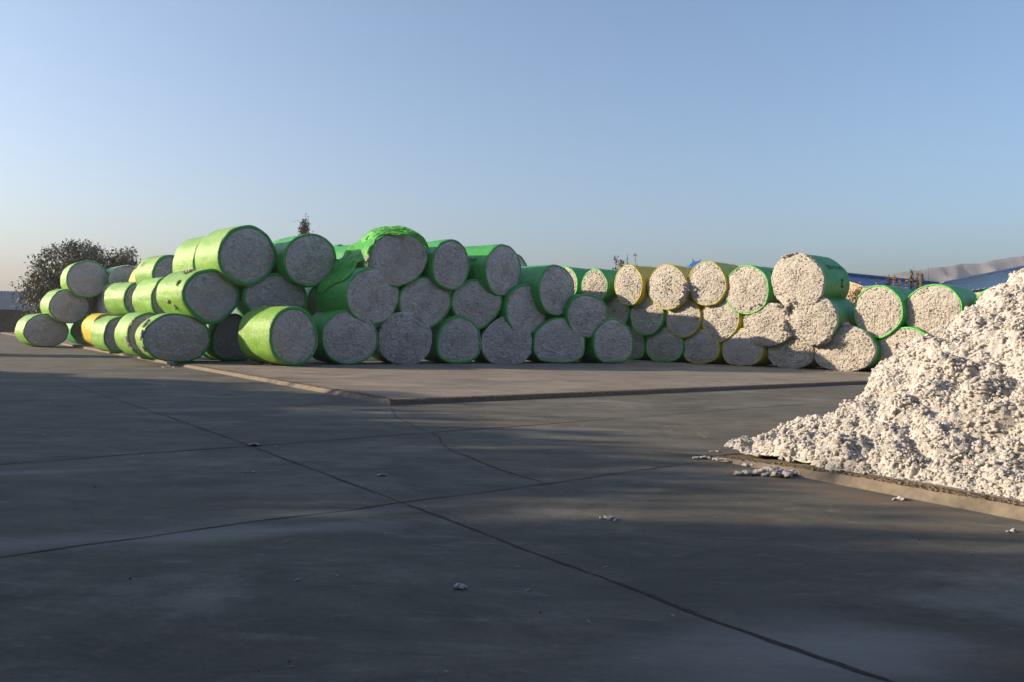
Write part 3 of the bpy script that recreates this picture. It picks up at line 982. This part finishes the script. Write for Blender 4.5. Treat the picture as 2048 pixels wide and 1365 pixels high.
def heap_mat():
    t = NT('loose_cotton')
    lumpy = t.noise(t.co, 26, 5, .68, .4)
    mid = t.noise(t.co, 6, 4, .6)
    big_ = t.noise(t.co, .9, 3, .5)
    col = t.ramp(lumpy, [(.30, (.38, .345, .30)), (.43, (.52, .49, .45)), (.58, (.61, .595, .575))])
    col = t.mix(t.ramp(mid, [(.52, 0.0), (.70, .5)]), col, (.52, .43, .32))
    col = t.mix(t.ramp(big_, [(.42, 0.0), (.68, .4)]), col, (.54, .52, .50))
    t.bump(t.noise(t.co, 70, 4, .7), .9, .014)
    t.b.inputs['Subsurface Weight'].default_value = .5
    t.b.inputs['Subsurface Radius'].default_value = (1, .95, .9)
    t.b.inputs['Subsurface Scale'].default_value = .022
    return t.done(col, .95, .1)


M['heap'] = heap_mat()
off = Vector((7.5, 10.5, .14))
heap = mesh_obj('cotton_heap', allv - np.array(off), allf, M['heap'], None, off)
tag(heap, 'big sunlit heap of loose white cotton on the side slab', 'cotton heap')

# ------------------------------------------------------------------ scraps of cotton on the concrete
SCR = [  # photo point, size in metres, pieces, label
    ((1546, 951), .20, 34, 0.0, 'largest loose cotton clump lying below the heap by the kerb'),
    ((1408, 918), .10, 12, 0.0, 'grey cotton clump at the pointed tip of the kerb'),
    ((1440, 921), .06, 6, 0.03, 'cotton clump on the crumbled kerb edge just right of its tip'),
    ((1798, 1000), .055, 4, 0.0, 'cotton tuft on the lit concrete against the kerb foot'),
    ((2027, 1065), .045, 3, 0.0, 'smooth white cotton lump at the right picture edge with a long shadow'),
    ((1218, 1040), .055, 4, 0.0, 'white cotton tuft alone in the shade right of the joint crossing'),
    ((914, 1176), .05, 3, 0.0, 'white cotton tuft alone nearest the camera'),
    ((768, 952), .04, 3, 0.0, 'cotton tuft beside a dark smear, beyond the joint crossing'),
    ((496, 945), .04, 3, 0.0, 'pale cotton tuft in the shade left of the long diagonal joint'),
    ((509, 892), .07, 5, 0.0, 'thin line of cotton wisps along the diagonal joint'),
    ((546, 895), .03, 2, 0.0, 'small cotton tuft just right of the wisps along the joint'),
    ((541, 731), .16, 20, .12, 'ragged white cotton at the foot of the half-sunlit ground bale'),
    ((338, 736), .12, 10, 0.0, 'grey cotton clump under the corner bale at the kerb end'),
    ((170, 697), .16, 10, 0.0, 'strewn cotton on the ground below the bright yellow bale'),
    ((1430, 905), .05, 3, 0.0, 'cotton tuft on concrete just left of the heap tip'),
    ((1500, 933), .06, 4, 0.0, 'cotton scrap tucked under the kerb near its tip'),
]


def scrap(px, size, n, z, seed):
    n = int(n * 2.6)
    p = G(px[0], px[1], z)
    rs = np.random.RandomState(seed)
    a = rs.uniform(-.3, .3)
    cs, ss = [], []
    for i in range(n):
        u, v = rs.normal(0, size * .8), rs.normal(0, size * .35)
        k = size * (.22 + .22 * rs.rand()) * (.62 if n > 20 else 1)
        cs.append((u * math.cos(a) - v * math.sin(a), u * math.sin(a) + v * math.cos(a), k * .42 + rs.uniform(0, size * .25) * math.exp(-abs(u) / size)))
        ss.append(k)
    v, f = tufts(cs, ss, seed, .6, .6, ICO1)
    v[:, 2] = np.maximum(v[:, 2], .004)
    return mesh_obj('cotton_scrap', v, f, M['heap'], None, p)


for i, (px, size, n, z, lab) in enumerate(SCR):
    tag(scrap(px, size, n, z, 300 + i), lab, 'cotton scrap', 'cotton scraps on the concrete')
# tiny bits nothing tells apart
bit0 = None
rs = random.Random(12)
BITS = [(rs.uniform(640, 1700), rs.uniform(738, 768), .12) for _ in range(10)] + \
       [(rs.uniform(560, 900), rs.uniform(1010, 1365), 0) for _ in range(8)] + \
       [(rs.uniform(900, 1640), rs.uniform(825, 900), 0) for _ in range(9)] + \
       [(rs.uniform(20, 700), rs.uniform(760, 960), 0) for _ in range(8)] + \
       [(rs.uniform(1000, 2000), rs.uniform(1060, 1330), 0) for _ in range(6)]
for i, (x, y, z) in enumerate(BITS):
    p = G(x, y, z)
    if z and ((p - K1).dot(Vector((E2.y, -E2.x, 0))) > -.4): continue
    if bit0 is None:
        bit0 = scrap((x, y), .03, 2, z, 77)
        bit0.name = 'cotton_bit'
        o = bit0
    else:
        o = bit0.copy(); C.objects.link(o)
    o.location = (p.x, p.y, z + .004)
    k = rs.uniform(.25, .7)
    o.scale = (k, k, k * .8)
    o.rotation_euler = (0, 0, rs.uniform(0, 6))
    tag(o, 'tiny white cotton bit lying loose on the concrete yard', 'cotton bit', 'tiny cotton bits on the concrete')
peb0 = None
for i in range(20):
    x, y = rs.uniform(10, 2000), rs.uniform(800, 1360)
    if x > 1350 and y < 1080: continue
    p = G(x, y)
    if peb0 is None:
        v, f = tufts([(0, 0, .008)], [.016], 5, .6, .5)
        peb0 = mesh_obj('pebble', v * .4, f, M['joint'])
        o = peb0
    else:
        o = peb0.copy(); C.objects.link(o)
    o.location = (p.x, p.y, .002)
    k = rs.uniform(.4, 1.1)
    o.scale = (k * rs.uniform(.8, 1.8), k, k)
    o.rotation_euler = (0, 0, rs.uniform(0, 6))
    tag(o, 'small dark pebble lying on the shaded concrete yard', 'pebble', 'pebbles on the concrete')

# lint too fine to count along the foot of the bales
rs = np.random.RandomState(91)
cs, ss = [], []
for nm, b in BL.items():
    if nm[0] not in 'BR' or b.root.location.z > .3: continue
    a_ = R(b.yaw)
    for _ in range(26):
        u = rs.uniform(-1.2, 1.2)
        w = -abs(rs.normal(0, .35)) - .12
        x = b.face.x + u * math.cos(a_) + w * math.sin(a_)
        y = b.face.y - u * math.sin(a_) + w * math.cos(a_)
        if nm in ('B1', 'B16', 'B17', 'B14', 'B15', 'B13'): continue
        cs.append((x, y, ZS + .006)); ss.append(rs.uniform(.008, .032))
v, f = tufts(cs, ss, 92, .6, .6)
tag(mesh_obj('cotton_lint', v, [f], M['cot_cream']), 'fine cotton lint strewn on the slab along the foot of the bales', 'lint', kind='stuff')

# ------------------------------------------------------------------ trees
def leaves(clumps, size, seed, up=.2):
    """clumps: (centre, spread, count); small two-sided leaf faces"""
    rs = np.random.RandomState(seed)
    Cn = np.concatenate([np.asarray(c)[None] + rs.normal(size=(n, 3)) * np.asarray(s) for c, s, n in clumps])
    n = len(Cn)
    a = rs.normal(size=(n, 3)); a /= np.linalg.norm(a, axis=1)[:, None]
    b = np.cross(a, rs.normal(size=(n, 3))); b /= np.linalg.norm(b, axis=1)[:, None]
    k = size * rs.uniform(.6, 1.3, (n, 1))
    a, b = a * k, b * k * .38
    v = np.stack([Cn - a, Cn + b - a * .1, Cn + a, Cn - b - a * .1], 1).reshape(-1, 3)
    f = np.arange(4 * n).reshape(-1, 4)
    return v, f


def tree(name, base, trunk_h, r0, limbs, clumps, size, leafm, seed, label, cat='tree', group=None):
    root = empty(name, base)
    tag(root, label, cat, group)
    rs = random.Random(seed)
    mb = MB()
    top = Vector((rs.uniform(-.1, .1) * trunk_h * .3, 0, trunk_h))
    mb.tube([(0, 0, -.1), (0, 0, trunk_h * .5), top], [r0, r0 * .8, r0 * .6], 8)
    for (c, s, n) in limbs:
        c = Vector(c)
        mid = top.lerp(c, .5) + Vector((rs.uniform(-.3, .3), rs.uniform(-.3, .3), .2))
        mb.tube([top * rs.uniform(.7, 1), mid, c], [r0 * .45, r0 * .25, r0 * .06], 5)
    mb.build('trunk', M['bark'], root, smooth=True)
    v, f = leaves(clumps, size, seed)
    mesh_obj('crown', v, f, leafm, root, smooth=False)
    return root


# broad tree left of the pile
TD = 74.0
tb = G(150, 680); tb = Vector(((152 - 1024) / FPX * TD, TD, 0))
rs = np.random.RandomState(21)
cl = []
def in_px(px, py): 
    p = P(px, py, TD) - tb
    return p
for _ in range(215):
    # clumps fill the rounded outline of the crown
    a, r = rs.uniform(-.15, math.pi + .15), math.sqrt(rs.rand())
    px, py = 150 + 88 * r * math.cos(a), 580 - 92 * r * math.sin(a) * (1 if rs.rand() > .2 else 1.03)
    c = in_px(px, py)
    dep = rs.normal(0, 1.6) * math.sqrt(max(.05, 1 - r * r))
    cl.append(((c.x, c.y + dep, c.z), (.34, .34, .30), int(rs.uniform(40, 90) * (1.15 - .5 * r))))
for _ in range(60):
    px, py = rs.normal(243, 14), rs.normal(535, 14)
    c = in_px(px, py)
    cl.append(((c.x, c.y + rs.normal(0, .8), c.z), (.36, .36, .3), 50))
for _ in range(70):
    px, py = rs.uniform(56, 150), rs.uniform(575, 645)
    c = in_px(px, py)
    cl.append(((c.x, c.y + rs.normal(0, 1), c.z), (.4, .4, .4), 55))
tree('broad_tree', tb, 2.6, .28, cl[::9], cl, .17, M['leaf_dark'], 4, 'broad rounded dark leafy tree behind the far left bales')

# poplar tip behind the pile
PD = 92.0
pb = Vector(((606 - 1024) / FPX * PD, PD, 0))
cl = []
for k in range(120):
    h = rs.uniform(3, 12.8)
    w = .9 * math.sqrt(max(.02, (12.9 - h) / 4)) if h > 9 else 1.2
    cl.append(((rs.normal(-.1, .42) * w, rs.normal(0, .45) * w, h), (.22, .22, .4), 40))
tp = P(604, 437, PD).z
kz = tp / 13.0
cl = [((c[0], c[1], c[2] * kz), s, n) for c, s, n in cl]
tree('poplar_tree', pb, 11.5 * kz, .2, cl[::10], cl, .15, M['leaf_olive'], 6, 'thin olive poplar tip rising behind the left pile')


def sprig(px, ytop, ybase, d, seed, leafm, label, spread=.12, size=.09, stems=3, dens=26, group='leafy shoots behind the right pile', name='shrub'):
    top, bot = P(px, ytop, d), P(px, ybase, d)
    H_ = top.z
    root = empty(name, (bot.x, bot.y, 0))
    tag(root, label, 'shrub', group)
    rs_ = np.random.RandomState(seed)
    mb, cl = MB(), []
    for k in range(stems):
        x1, x0 = rs_.normal(0, spread * 2), rs_.normal(0, spread)
        h = H_ * (1 if k == 0 else rs_.uniform(.82, .97))
        if k == 0: x1 = 0
        mb.tube([(x0, 0, -.05), ((x0 + x1) * .5, rs_.normal(0, .1), h * .5), (x1, 0, h)], [.03, .022, .008], 5)
        zz = h
        while zz > h * .55:
            f_ = zz / h
            cl.append(((x0 + (x1 - x0) * f_, 0, zz), (spread * .5, spread * .5, .10), max(3, int(dens * rs_.uniform(.3, 1) * (1.35 - f_) * 2))))
            zz -= rs_.uniform(.10, .30)
    mb.build('stem', M['bark'], root)
    v, f = leaves(cl, size, seed)
    mesh_obj('foliage', v, f, leafm, root, smooth=False)


sprig(1231, 514, 560, 60, 1, M['leaf_dark'], 'dark leafy shoot left of the pair behind the yellow top bales', .22, .11, 4)
sprig(1254, 510, 560, 61, 2, M['leaf_dark'], 'sparse upright shoot in the middle behind the leftmost yellow top bale', .10, .10, 1, 14)
sprig(1270, 511, 560, 60.5, 3, M['leaf_dark'], 'thin twin shoot right of the others behind the leftmost yellow top bale', .14, .10, 2, 14)
for i, (px, yt, lab, dn) in enumerate([
        (1753, 562, 'brown leafy shoot leftmost before the deep blue roof', 18),
        (1777, 552, 'tall brown shoot before the deep blue roof, left of two', 22),
        (1787, 553, 'tall brown shoot before the deep blue roof, right of two', 22),
        (1799, 561, 'short brown shoot before the lower end of the deep blue roof', 16),
        (1821, 543, 'tall dark leafy spike against the hazy mountain', 30),
        (1834, 548, 'drooping brown shoot beside the tall dark spike', 22),
        (1811, 562, 'low reddish shoot below the tall dark spike', 22)]):
    sprig(px, yt, 600, 52 + i * .4, 40 + i, M['leaf_autumn'] if i in (0, 2, 6, 3) else M['leaf_olive'], lab, .10, .10, 2, dn)
for i, (px, yt, lab) in enumerate([(1704, 569, 'orange autumn bush beside the green bale marked 2'), (1722, 577, 'dark brown bush between orange bush and right bales'), (1808, 572, 'reddish low bush between two right second layer bales')]):
    p = P(px, yt, 50)
    root = empty('bush', (p.x, p.y, 0))
    tag(root, lab, 'bush')
    rs_ = np.random.RandomState(60 + i)
    mb = MB()
    cl = []
    for k in range(16):
        c = (rs_.normal(0, .22 + .15 * (i > 0)), rs_.normal(0, .3), p.z * rs_.uniform(.55, .97))
        cl.append((c, (.14, .14, .14), 40))
        mb.tube([(0, 0, -.05), (c[0] * .5, c[1] * .5, c[2] * .6), c], [.03, .02, .006], 5)
    mb.build('stem', M['bark'], root)
    v, f = leaves(cl, .09, 70 + i)
    mesh_obj('foliage', v, f, (M['leaf_autumn'], M['leaf_olive'], M['leaf_autumn'])[i], root, smooth=False)
for i, px in enumerate((1825, 1841, 1860)):
    p = P(px, 528 if px != 1841 else 538, 51)
    mb = MB()
    mb.tube([(0, 0, 0), (.05 * (i - 1), 0, p.z * .6), (.12 * (1 - i), 0, p.z)], [.018, .013, .005], 5)
    o = mb.build('bare_twig', M['bark'], None, (p.x, p.y, 0))
    tag(o, ('thin bare twig left of the stump against the mountain', 'thin bare twig leaning beside the stump', 'thin bare twig right of the stump against the mountain')[i], 'twig', 'bare twigs behind the right pile')
p = P(1843, 548, 51)
mb = MB()
mb.tube([(0, 0, -.05), (.03, 0, p.z * .5), (0, 0, p.z - .12), (.03, 0, p.z)], [.15, .13, .11, .10], 9)
mb.tube([(0, 0, p.z - .5), (.22, 0, p.z - .3)], [.04, .02], 6)
tag(mb.build('tree_stump', M['bark'], None, (p.x, p.y, 0)), 'brown cut trunk standing before the deep blue roof end', 'tree stump')

# trees left of the picture whose shade lies on the yard
SH = [(-28, 24.4, 4.4, 2.4), (-29, 22.0, 6.9, 2.6), (-27.5, 18.0, 8.4, 2.9), (-28.5, 13.6, 9.3, 2.9), (-27.5, 9.4, 9.3, 2.8), (-28.0, 4.2, 10.5, 2.9), (-28.5, .6, 11.8, 3.0),
      (-33, 19.6, 9.0, 3), (-33, 15.4, 9.9, 3), (-33, 11, 11.0, 3), (-33, 5.4, 12.0, 3), (-33, 1.4, 13.0, 3), (-28, -4.5, 12.6, 3), (-33, -5, 14, 3), (-29.6, 38.0, 3.9, 1.9)]
rs = np.random.RandomState(33)
cl = []
for _ in range(150):
    a = rs.normal(size=3); a /= np.linalg.norm(a)
    a *= rs.rand() ** .4
    cl.append(((a[0] * .86, a[1] * .86, .60 + a[2] * .38), (.085, .085, .06), 42))
for _ in range(40):
    cl.append(((rs.normal(0, .4), rs.normal(0, .4), rs.uniform(.06, .3)), (.14, .14, .06), 40))
first = None
for i, (x, y, h, w) in enumerate(SH):
    if first is None:
        first = tree('yard_tree', (0, 0, 0), .4, .035, cl[::16], cl, .062, M['leaf_shade'], 8, 'leafy yard tree outside the left edge of the picture', group='yard trees left of the picture')
        o = first
    else:
        o = first.copy(); C.objects.link(o)
        for ch in list(first.children):
            c = ch.copy(); C.objects.link(c); c.parent = o
    o.location = (x, y, 0)
    o.scale = (w, w, h)
    o.rotation_euler = (0, 0, i * 1.3)

# ------------------------------------------------------------------ buildings far behind
D = 92.0
wl, wr_ = P(-260, 636, D).x, P(150, 636, D).x
z1 = P(30, 620, D).z
root = empty('block_wall', ((wl + wr_) / 2, D, 0))
tag(root, 'low dark block wall at the far left edge under the grey shed roof', 'wall')
mb = MB(); hw = (wr_ - wl) / 2
mb.box((-hw, -.12, 0), (hw, .12, z1 - .12))
for k in range(int(hw * 2 / 3.5) + 1):
    mb.box((-hw + k * 3.5, -.2, 0), (-hw + k * 3.5 + .4, -.122, z1 - .12))
mb.build('wall', M['brick'], root)
mb = MB(); mb.box((-hw, -.18, z1 - .118), (hw, .18, z1))
mb.build('coping', M['brick'], root)
D2 = 97.0
root = empty('shed', (P(-60, 636, D2).x, D2, 0))
tag(root, 'long shed with a corrugated grey metal roof behind the dark block wall', 'shed')
ze, zr = z1 + .02, P(30, 583, D2 + 5).z
mb = MB(); mb.box((-13, 0, 0), (13, 10, ze - .1)); mb.build('wall', M['brick'], root)
mb = MB()
n = 130
for sgn in (0, 1):
    v, f = [], []
    for k in range(n + 1):
        x = -13.3 + 26.6 * k / n
        w = .05 * math.cos(k * math.pi)
        v += [(x, -.4 if not sgn else 10.4, ze - .08 + w), (x, 5, zr + w)]
    f = [(2 * k, 2 * k + 2, 2 * k + 3, 2 * k + 1) for k in range(n)]
    mb.add(v, f)
mb.build('roof', M['roof_grey'], root)


def metal_roof(name, ridge0, ridge1, run, drop, base, rib_step, roofm, ribm, label, lift=.03, ribr=.05):
    """gable building given by its ridge ends and the horizontal run down to the eave that faces us"""
    root = empty(name, (ridge0.x, ridge0.y, 0))
    tag(root, label, 'building')
    o = Vector((ridge0.x, ridge0.y, 0))
    e0, e1 = ridge0 + run - Vector((0, 0, drop)), ridge1 + run - Vector((0, 0, drop))
    r0, r1 = ridge0 - o, ridge1 - o
    e0, e1 = e0 - o, e1 - o
    b0_, b1_ = r0 - run - Vector((0, 0, drop)), r1 - run - Vector((0, 0, drop))
    L = (r1 - r0).length
    n = int(L / rib_step)
    nrm = (r1 - r0).cross(e0 - r0).normalized()
    if nrm.z < 0: nrm = -nrm
    mb = MB()
    mb.add([r0, r1, e1, e0], [(0, 1, 2, 3)])
    mb.add([r0, r1, b1_, b0_], [(0, 3, 2, 1)])
    mb.build('roof', roofm, root)
    mb = MB()
    for k in range(n + 1):
        a, b = r0.lerp(r1, k / n) + nrm * lift, e0.lerp(e1, k / n) + nrm * lift
        mb.tube([a, b], [ribr, ribr], 4)
    mb.build('roof_rib', ribm, root)
    mb = MB(); mb.tube([r0 + nrm * .05, r1 + nrm * .05], [.13, .13], 6); mb.build('ridge_cap', ribm, root)
    dn = Vector((0, 0, 1))
    mb = MB()
    i_ = .9
    p = [r0.lerp(e0, i_), r1.lerp(e1, i_), r1.lerp(b1_, i_), r0.lerp(b0_, i_)]
    v = [Vector((q.x, q.y, 0)) for q in p] + [Vector((q.x, q.y, q.z - .06)) for q in p] + [r0 - dn * .05, r1 - dn * .05]
    mb.add(v, [(0, 1, 5, 4), (1, 2, 6, 5), (2, 3, 7, 6), (3, 0, 4, 7), (4, 8, 7), (5, 6, 9)])
    mb.build('wall', M['beige'], root)
    return root


ra, rb = P(1660, 547, 62), P(1905, 576, 62)
# the ridge runs back along the yard grid: find the far end on that line
Lr = 26.0
rA = P(1655, 546.5, 60)
rB = rA + E2 * 16.5
run = Vector((E2.y, -E2.x, 0))
if run.y > 0: run = -run
metal_roof('blue_roof_hall', rA, rB, run * 7.5, 2.6, 0, .8, M['roof_blue'], M['rib_dark'], 'hall with a deep blue metal roof behind the right pile', ribr=.025)
e_ = Vector((.217, .976, 0))
rD = P(1891, 566, 80)
rC = rD - e_ * 47
metal_roof('pale_roof_hall', rC, rD, Vector((-.976, .217, 0)) * 4.0, 1.85, 0, 1.15, M['roof_pale'], M['rib_dark'], 'hall with a pale ribbed blue roof at the right edge above the heap', ribr=.05, lift=.015)
# unseen store added behind the camera to cut sky light on the near yard
root = empty('blocker', (-4, -7.6, 0))
tag(root, 'tall plain warehouse added unseen behind the camera to cut sky light', 'blocker')
mb = MB(); mb.box((-30, -12, 0), (34, 5, 14.5)); mb.build('wall', M['brick'], root)
mb = MB()
mb.add([(-30.6, -12.6, 14.4), (34.6, -12.6, 14.4), (34.6, 5.6, 14.4), (-30.6, 5.6, 14.4), (-30.6, -3.5, 17), (34.6, -3.5, 17)], [(0, 1, 5, 4), (2, 3, 4, 5), (1, 2, 5), (3, 0, 4)])
mb.build('roof', M['roof_grey'], root)
mb = MB(); mb.box((-4, 5.003, 0), (3, 5.1, 5.2)); mb.build('blocker_door', M['roof_grey'], root)
# gutter pipe before the blue hall
p0, p1 = P(1716, 574.5, 51.5), P(1748, 573.5, 51.5)
mb = MB(); mb.tube([p0 - p0, p1 - p0], [.05, .05], 8)
for k in (0.02, .98):
    q = (p1 - p0) * k
    mb.tube([q, Vector((q.x, q.y, -p0.z))], [.04, .04], 6)
tag(mb.build('white_pipe_rail', M['white'], None, p0), 'white pipe rail before the deep blue roof, left of the shoots', 'pipe rail')
# little blue ridge house with horned ends, far behind the yellow top bales
p = P(1393, 521, 95)
root = empty('pavilion', (p.x, p.y, 0))
tag(root, 'small blue roof ridge with horned ends peeping above the yellow top bales', 'pavilion')
mb = MB()
zt_ = P(1397, 523, 95).z
mb.add([(-.35, 0, zt_), (.35, 0, zt_), (1.5, -2.2, zt_ - .9), (-1.5, -2.2, zt_ - .9), (1.5, 2.2, zt_ - .9), (-1.5, 2.2, zt_ - .9)], [(0, 3, 2, 1), (0, 1, 4, 5), (1, 2, 4), (0, 5, 3)])
mb.build('roof', M['roof_blue'], root)
for sx in (-1, 1):
    mb = MB(); mb.tube([(sx * .36, 0, zt_ - .15), (sx * .40, 0, zt_ + .12), (sx * .50, 0, zt_ + .26)], [.07, .055, .02], 6)
    mb.build('ridge_horn', M['rib_dark'], root)
mb = MB(); mb.box((-1.3, -1.9, 0), (1.3, 1.9, zt_ - .92)); mb.build('wall', M['beige'], root)

# ------------------------------------------------------------------ mountains
MD = 1500.0
prof = [(1500, 566), (1640, 561), (1720, 556), (1780, 546), (1840, 536), (1880, 531), (1920, 528), (1950, 524), (1985, 519), (2020, 513), (2048, 510), (2120, 506), (2250, 500), (2450, 497), (2800, 505), (3200, 530)]
px = np.arange(1480, 3200, 7.0)
py = np.interp(px, [a for a, b in prof], [b for a, b in prof])
rows = []
NRW = 34
zt = np.array([P(a, b, MD).z for a, b in zip(px, py)]) 
xt = np.array([P(a, b, MD).x for a, b in zip(px, py)])
zt = zt + 5 * fbm(xt * .022, 1.0, 2.0, 5)
for j in range(NRW):
    f_ = j / (NRW - 1)
    y = MD - 290 * (1 - f_)
    # ravines run down the face
    rav = np.abs(fbm(xt * .0095 + .4 * pn(xt * .009, f_ * 2.0, 1.0), f_ * .9, 3.0, 4))
    hgt = zt * (f_ ** 1.25) * (1 - .42 * rav * math.sin(math.pi * min(1, f_)) ** .7) + zt * .10 * pn(xt * .03, f_ * 5, 2.0) * math.sin(math.pi * f_)
    yy = y + 150 * rav * math.sin(math.pi * f_)
    rows.append(np.stack([xt * (yy / MD) ** .15, np.full_like(xt, 0) + yy, hgt - 3], 1))
for j in range(6):
    f_ = (j + 1) / 6
    rows.append(np.stack([xt, np.full_like(xt, MD + 220 * f_), zt * (1 - f_) - 3], 1))
V = np.concatenate(rows)
n = len(px)
F_ = [(j * n + k, j * n + k + 1, (j + 1) * n + k + 1, (j + 1) * n + k) for j in range(len(rows) - 1) for k in range(n - 1)]
M['rock'] = flat_mat('bare_rock', (.31, .28, .29), .95, .06, .02)
tag(mesh_obj('mountains', V, F_, M['rock']), kind='structure')

# ------------------------------------------------------------------ air
HZ = 4700.0
mb = MB(); mb.box((-HZ, -HZ, -1.5), (HZ, HZ, 195))
hm = bpy.data.materials.new('pale_air')
hm.use_nodes = True
ht = hm.node_tree
ht.nodes.remove(ht.nodes['Principled BSDF'])
pv = ht.nodes.new('ShaderNodeVolumePrincipled')
pv.inputs['Color'].default_value = (.61, .60, .585, 1)
pv.inputs['Density'].default_value = .00062
pv.inputs['Anisotropy'].default_value = .45
ht.links.new(pv.outputs[0], ht.nodes['Material Output'].inputs['Volume'])
tag(mb.build('haze', hm), kind='stuff')
